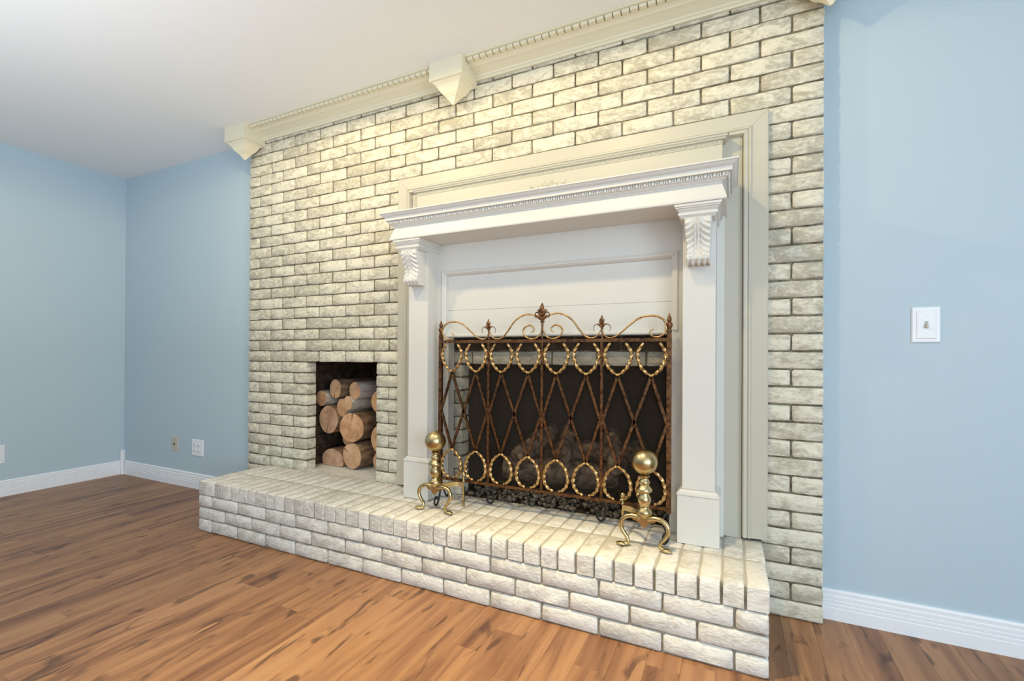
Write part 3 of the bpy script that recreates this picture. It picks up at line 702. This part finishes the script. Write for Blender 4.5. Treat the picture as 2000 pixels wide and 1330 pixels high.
# scrollwork along the top
def sc_curve(pts, s, r0, r1, name='scroll'):
    c = curve_pts([(SCX+s*x, YS-.002, SR+z) for x, z in pts], 7); n = len(c)
    sp(name, G().tube(c, [r0+(r1-r0)*abs(2*i/(n-1)-1)**2 for i in range(n)], 8), M_GOLD)
for s in (-1, 1):
    sc_curve([(.476, .040), (.464, .034), (.461, .023), (.474, .011), (.497, .010), (.517, .024), (.5225, .048), (.514, .075), (.487, .091), (.456, .094), (.419, .086), (.388, .065), (.356, .038), (.328, .016), (.301, .008), (.279, .016), (.269, .040)], s, .0042, .0020)
    sc_curve([(.022, .106), (.042, .113), (.073, .117), (.106, .108), (.140, .083), (.169, .044), (.193, .018), (.219, .008), (.245, .015), (.262, .040)], s, .0042, .0026)
    sc_curve([(.003, .072), (.005, .040), (.024, .014), (.055, .007), (.084, .020), (.093, .044), (.080, .062), (.058, .067), (.041, .053), (.044, .040), (.056, .036)], s, .0042, .0018)
def petal(g, c, ang, l, w, th, curl=0.0):
    pts = []; rad = []; n = 9; x, z = c; a = ang
    for i in range(n):
        t = i/(n-1); pts.append((x, YS-.003-th*math.sin(PI*t)*.5, z)); rad.append(max(.0009, w*math.sin(PI*(t*.88+.12))**.9))
        x += math.cos(a)*l/(n-1); z += math.sin(a)*l/(n-1); a += curl/(n-1)
    g.tube(pts, rad, 8, True, flat=.55)
def fleur(x0, z0, k, big):
    g = G(); h = PI/2
    petal(g, (x0, z0+.45*k), h, .85*k, .15*k if not big else .19*k, .014)
    for s in (-1, 1):
        petal(g, (x0+s*.03*k, z0+.32*k), h-s*.35, .66*k, .125*k, .012, -s*.35 if big else s*.1)
        petal(g, (x0+s*.04*k, z0+.12*k), h-s*.55, .60*k, .11*k, .010, -s*.9)
        if big:
            c = curve_pts([(x0+s*.05*k, YS-.004, z0+.30*k), (x0+s*.22*k, YS-.005, z0+.60*k), (x0+s*.42*k, YS-.006, z0+.66*k), (x0+s*.52*k, YS-.006, z0+.50*k), (x0+s*.47*k, YS-.005, z0+.33*k), (x0+s*.36*k, YS-.005, z0+.34*k)], 6)
            n = len(c); g.tube(c, [.055*k*(1-.55*i/n) for i in range(n)], 8)
        else:
            c = curve_pts([(x0+s*.03*k, YS-.004, z0-.12*k), (x0+s*.14*k, YS-.004, z0+.22*k), (x0+s*.42*k, YS-.004, z0+.42*k), (x0+s*.74*k, YS-.004, z0+.30*k), (x0+s*.82*k, YS-.004, z0-.02*k), (x0+s*.74*k, YS-.004, z0-.28*k)], 6)
            n = len(c); g.tube(c, [.06*k*(1-.65*i/n) for i in range(n)], 8)
    g.lathe([(.07*k, -.05*k), (.16*k, 0), (.16*k, .06*k), (.11*k, .12*k), (.15*k, .2*k), (.13*k, .3*k)], (x0, YS-.002, z0), 12, 1, .5)
    return g
sp('leaf_finial', fleur(SCX, SR+.080, .066, True), M_BRONZE)
sp('stem', G().tube([(SCX, YS-.002, SR+.0052), (SCX, YS-.002, SR+.045), (SCX, YS-.002, SR+.082)], [.003, .005, .0055], 8))
for s in (-1, 1):
    sp('leaf_finial', fleur(SCX+s*PW, SR+.047, .043, False), M_BRONZE)
    sp('stem', G().tube([(SCX+s*PW, YS-.002, SR+.0052), (SCX+s*PW, YS-.002, SR+.05)], [.004, .0035], 8))

# ------------------------------------------------------------------ ANDIRONS
def andiron(x, y, ex, ey, label):
    root = empty('andiron', (x, y, HZ)); tag(root, label, 'andiron', 'pair of brass ball andirons on the hearth')
    P = lambda name, g, m_=M_BRASS, label=None: part(name, g, m_, root, 50, label)
    z = lambda a: a-HZ
    P('ball', G().lathe([(max(1e-4, .0475*math.sin(PI*i/24)), -.0475*math.cos(PI*i/24)) for i in range(25)], (0, 0, z(.599)), 36))
    col = [(.016, .393), (.019, .398), (.0265, .404), (.0285, .412), (.0265, .421), (.019, .428), (.0165, .434), (.0185, .441), (.023, .450), (.0255, .461), (.0225, .471), (.017, .479), (.0165, .484), (.0235, .488), (.0290, .493), (.0290, .499), (.0240, .505), (.0185, .511), (.0165, .516), (.0205, .522), (.0210, .527), (.0165, .532), (.0140, .538), (.0150, .542), (.0195, .5455), (.0195, .5490), (.012, .5530)]
    P('column', G().lathe([(r_, z(zz)) for r_, zz in col], (0, 0, 0), 28))
    ap = G(); V = [(-.045, -.006, z(.392)), (-.022, -.007, z(.3935)), (0, -.008, z(.3945)), (.022, -.007, z(.3935)), (.045, -.006, z(.392)), (.040, -.006, z(.380)), (.020, -.007, z(.376)), (.010, -.008, z(.364)), (0, -.008, z(.352)), (-.010, -.008, z(.364)), (-.020, -.007, z(.376)), (-.040, -.006, z(.380))]
    n = len(V); V2 = [(a, .006, c) for a, b_, c in V]; ap.add(V+V2, [tuple(range(n)), tuple(range(n, 2*n))]+[(i, (i+1) % n, n+(i+1) % n, n+i) for i in range(n)])
    P('apron', ap)
    for s in (-1, 1):
        g = G(); c = curve_pts([(s*.012, 0, z(.388)), (s*.035, 0, z(.394)), (s*.062, -.002, z(.391)), (s*.082, -.004, z(.375)), (s*.086, -.006, z(.352)), (s*.074, -.006, z(.328)), (s*.060, -.006, z(.309)), (s*.058, -.008, z(.295)), (s*.066, -.010, z(.2885))], 6)
        nn_ = len(c); g.tube(c, [.0100-.0042*(i/nn_) for i in range(nn_)], 10, flat=1.1)
        g.ball((s*.082, -.014, z(.2885)), .0115, 14, 8, (1.75, 1.15, .62)); g.ball((s*.066, -.010, z(.290)), .0085, 12, 8, (1.2, 1.1, .9))
        P('leg', g)
    dx, dy = ex-x, ey-y
    bar_ = G(); c = curve_pts([(0, .006, z(.383)), (dx*.25, dy*.45, z(.388)), (dx*.62, dy*.85, z(.386)), (dx, dy, z(.383))], 6)
    V = []; F = []
    for i, p in enumerate(c):
        t = (c[min(i+1, len(c)-1)]-c[max(i-1, 0)]).normalized(); s_ = Vector((-t.y, t.x, 0)).normalized()*.0055
        V += [p-s_-Vector((0, 0, .011)), p+s_-Vector((0, 0, .011)), p+s_+Vector((0, 0, .011)), p-s_+Vector((0, 0, .011))]
    for i in range(len(c)-1):
        for j in range(4): F.append((i*4+j, i*4+(j+1) % 4, i*4+4+(j+1) % 4, i*4+4+j))
    F += [(0, 1, 2, 3), tuple(range(4*len(c)-4, 4*len(c)))]
    bar_.add(V, F); P('rear_bar', bar_)
    P('knob', G().lathe([(.0045, z(.394)), (.0075, z(.397)), (.0045, z(.402)), (.0045, z(.412)), (.007, z(.414)), (.004, z(.418)), (.008, z(.422)), (.0112, z(.430)), (.0100, z(.437)), (.005, z(.4425)), (.0003, z(.444))], (dx, dy, 0), 14))
    P('rear_leg', G().box(dx-.0045, dx+.0045, dy-.004, dy+.004, .0005, z(.373)))
andiron(-1.2240, 1.780, -1.1400, 1.892, 'brass ball-topped andiron in front of the left end of the fire screen')
andiron(-.2920, 1.780, -.3950, 1.892, 'brass ball-topped andiron in front of the right end of the fire screen')

# ------------------------------------------------------------------ FIREWOOD IN THE NICHE
def log(cx, cz, rx, rz, y, length, tilt, label, bark=M_BARK, half=False, yawd=0.0, seed=0, crack=None):
    """sawn log; its front end faces -y at (cx, y, cz)"""
    n = 26; K = 6; V = []; F = []; fm = []; rr_ = random.Random(seed)
    def prof(a):
        q_ = 1+.05*noise.noise(Vector((math.cos(a)*1.5+seed*3, math.sin(a)*1.5, 2)))
        px_, pz_ = rx*math.cos(a)*q_, rz*math.sin(a)*q_
        if half: pz_ = max(pz_, -rz*.45)
        return px_, pz_
    for i in range(K+1):
        t = i/K
        for j in range(n):
            a = 2*PI*j/n; px_, pz_ = prof(a); k_ = (1+.04*noise.noise(Vector((t*4+seed, a, 0)))) if i else .97
            if i == 0: yy = -.004
            else: yy = length*t
            V.append((px_*k_, yy if i != 0 else -.003, pz_*k_))
    for i in range(K):
        for j in range(n): F.append((i*n+j, i*n+(j+1) % n, (i+1)*n+(j+1) % n, (i+1)*n+j)); fm.append(0)
    c0 = len(V); V.append((0, -.004, 0)); 
    for j in range(n): F.append((c0, j, (j+1) % n)); fm.append(1)
    F.append(tuple(range(K*n, K*n+n))); fm.append(1)
    root = empty('firewood_log', (cx, y, cz)); root.rotation_euler = (tilt, 0, yawd*.22)
    tag(root, label, 'log', 'firewood stacked in the brick niche')
    # bark and sawn end as two parts
    Vb = V[:c0]; Fb = [f for f, m_ in zip(F, fm) if m_ == 0]+[tuple(range(K*n, K*n+n))]
    o = obj('bark', mesh('bark', Vb, Fb, bark, 60), root)
    Ve = [V[c0]]+V[:n]; Fe = [(0, 1+j, 1+(j+1) % n) for j in range(n)]
    ve2 = [(v_[0], v_[1]+.0015, v_[2]) for v_ in Ve]; Fe2 = [(n+1, n+2+(j+1) % n, n+2+j) for j in range(n)]+[(1+j, 1+(j+1) % n, n+2+(j+1) % n, n+2+j) for j in range(n)]
    Ve = [(a, b_-.0018, c) for a, b_, c in Ve]
    en = obj('sawn_end', mesh('sawn_end', Ve+ve2, Fe+Fe2, M_END), root)
    if crack is not None:
        a = crack; cg = G(); p0 = Vector((math.cos(a)*rx*.97, -.0068, math.sin(a)*rz*.97)); p1 = p0*.45; p1.y = -.0068
        s_ = Vector((-math.sin(a), 0, math.cos(a)))*.0032
        cg.add([p0-s_, p0+s_, p1, p0-s_+Vector((0, .002, 0)), p0+s_+Vector((0, .002, 0)), p1+Vector((0, .002, 0))], [(0, 1, 2), (3, 4, 5), (0, 1, 4, 3), (1, 2, 5, 4), (2, 0, 3, 5)])
        obj('crack', cg.m('crack', M_CRACK), en)
    return root
Z0 = .2815
LG = [
 (-2.239, .335, .098, .075, 2.150, .36, 0, 'half-round split log lying flat side down at the bottom left of the niche', M_BARK, True, -.30, None),
 (-2.062, .3865, .080, .080, 2.130, .38, 0, 'log with a cracked reddish end at the bottom middle of the niche stack', M_BARK, False, -.35, 2.6),
 (-1.850, .346, .066, .064, 2.145, .38, 0, 'bottom right log of the stack, mostly hidden by the niche jamb', M_BARK, False, -.15, None),
 (-2.170, .463, .056, .048, 2.215, .34, 0, 'shadowed log set back behind the half-round and the cracked bottom log', M_BARK, False, -.1, None),
 (-1.846, .500, .078, .086, 2.135, .38, 0, 'large log against the right jamb, just below the middle of the stack', M_BARK, False, -.12, None),
 (-2.250, .591, .080, .086, 2.125, .36, 0, 'large pale-ended cracked log against the left side of the niche', M_BARK, False, -.05, -1.75),
 (-2.058, .555, .091, .088, 2.120, .38, 0, 'largest log, orange end with a small knot, in the centre of the stack', M_BARK, False, .40, 1.5),
 (-2.155, .668, .046, .056, 2.140, .36, 0, 'small log with a yellow end above the large cracked log', M_BARK2, False, -.45, None),
 (-2.087, .701, .038, .044, 2.120, .38, 0, 'thin pale-barked log pointing right, in the upper middle of the stack', M_BARK2, False, -.60, None),
 (-1.870, .622, .060, .052, 2.190, .34, 0, 'shadowed log behind the top right logs beside the right jamb', M_BARK, False, -.1, None),
 (-2.312, .721, .047, .050, 2.125, .34, 0, 'pale-barked round log at the upper left edge of the stack', M_BARK2, False, -.35, None),
 (-2.200, .782, .052, .060, 2.130, .36, 0, 'egg-shaped log with a crack, topmost on the left of the stack', M_BARK, False, -.50, -1.7),
 (-2.038, .777, .048, .054, 2.125, .36, 0, 'topmost log on the right of the stack, with pale bark', M_BARK2, False, -.50, None),
 (-1.858, .718, .060, .066, 2.130, .36, 0, 'top right log of the stack with a bright orange end, half behind the jamb', M_BARK, False, -.12, None),
]
KL = 1.034
for k, (x, z, rx, rz, y, l, t, lab, bk, hf, yw, cr) in enumerate(LG):
    z = CAMH+(z-CAMH)*KL
    if z-rz*KL*(.45 if hf else 1) < .30: z = .2785+rz*KL*(.45 if hf else 1.02)
    log(x*KL, z, rx*KL, rz*KL, y*KL, l, t, lab, bk, hf, yw, k+1, cr)

# ------------------------------------------------------------------ WALL PLATES
def plate(name, x0, x1, z0, z1, label, m_=M_PLASTIC, cat='outlet'):
    o = empty(name, ((x0+x1)/2, YW, (z0+z1)/2)); tag(o, label, cat)
    part('cover_plate', G().cbox(-(x1-x0)/2, (x1-x0)/2, -.006, -.0002, -(z1-z0)/2, (z1-z0)/2, .003), m_, o); return o
def receptacle(par, x, z, rot=None):
    g = G().lathe([(.0155, 0), (.0155, .002), (.0140, .0025)], (0, 0, 0), 18, 1.0, .92)
    o = obj('receptacle', g.m('receptacle', M_GREY if False else M_PLASTIC, 40), par, (x, -.0062, z), (PI/2, 0, 0))
    s = G(); s.box(-.0075, -.0050, -.001, .006, 0, .0006).box(.0048, .0073, -.001, .005, 0, .0006); s.lathe([(.0028, 0), (.0028, .0006)], (0, -.0065, 0), 8)
    sl = obj('slots', s.m('slots', M_SLOT), o, (0, 0, .0026)); sl['kind'] = 'stuff'
q_ = plate('power_outlet', -3.6287, -3.4954+.0, .2400, .3600, 'white four-socket outlet plate low on the blue wall left of the brick wall')
for a in (-.024, .024):
    for c in (-.021, .021): receptacle(q_, a-.003, c)
ph = plate('phone_jack', -3.8857, -3.806, .2500, .3580, 'beige phone jack plate low on the blue wall, left of the white outlet', M_BEIGE, 'phone jack')
part('jack', G().box(-.009, .009, -.0085, -.0062, -.006, .008), M_SLOT, ph)
for c in (-.04, .04): part('screw', G().ball((0, -.0065, c), .003, 8, 5, (1, .5, 1)), M_GREY, ph, True)
sw = plate('light_switch', .5832, .6643, 1.0458, 1.1725, 'white light switch plate with a single toggle on the blue wall right of the bricks', cat='light switch')
part('raised_panel', G().cbox(-.0275, .0275, -.0085, -.0058, -.050, .050, .002), M_PLASTIC, sw)
part('toggle_slot', G().box(-.0050, .0050, -.0095, -.0086, -.0130, .0130), M_GREY, sw)
tg = part('toggle', G().add([(-.0038, -.009, -.010), (.0038, -.009, -.010), (.0038, -.009, .006), (-.0038, -.009, .006), (-.0030, -.021, -.011), (.0030, -.021, -.011), (.0030, -.020, -.004), (-.0030, -.020, -.004)], [(0, 1, 2, 3), (4, 5, 6, 7), (0, 1, 5, 4), (1, 2, 6, 5), (2, 3, 7, 6), (3, 0, 4, 7)]), M_BEIGE, sw)
for c in (-.030, .030): part('screw', G().ball((0, -.0088, c), .0022, 8, 5, (1, .4, 1)), M_PLASTIC, sw, True)
lo = empty('power_outlet', (XL, 1.36, .292), 0); lo.rotation_euler = (0, 0, PI/2); tag(lo, 'white outlet plate low on the left blue wall, at the photo edge', 'outlet')
part('cover_plate', G().cbox(-.066, .066, -.006, -.0002, -.064, .064, .003), M_PLASTIC, lo)
for a in (-.024, .024):
    for c in (-.021, .021): receptacle(lo, a, c)
print('planks', npl, 'objects', len(bpy.data.objects))
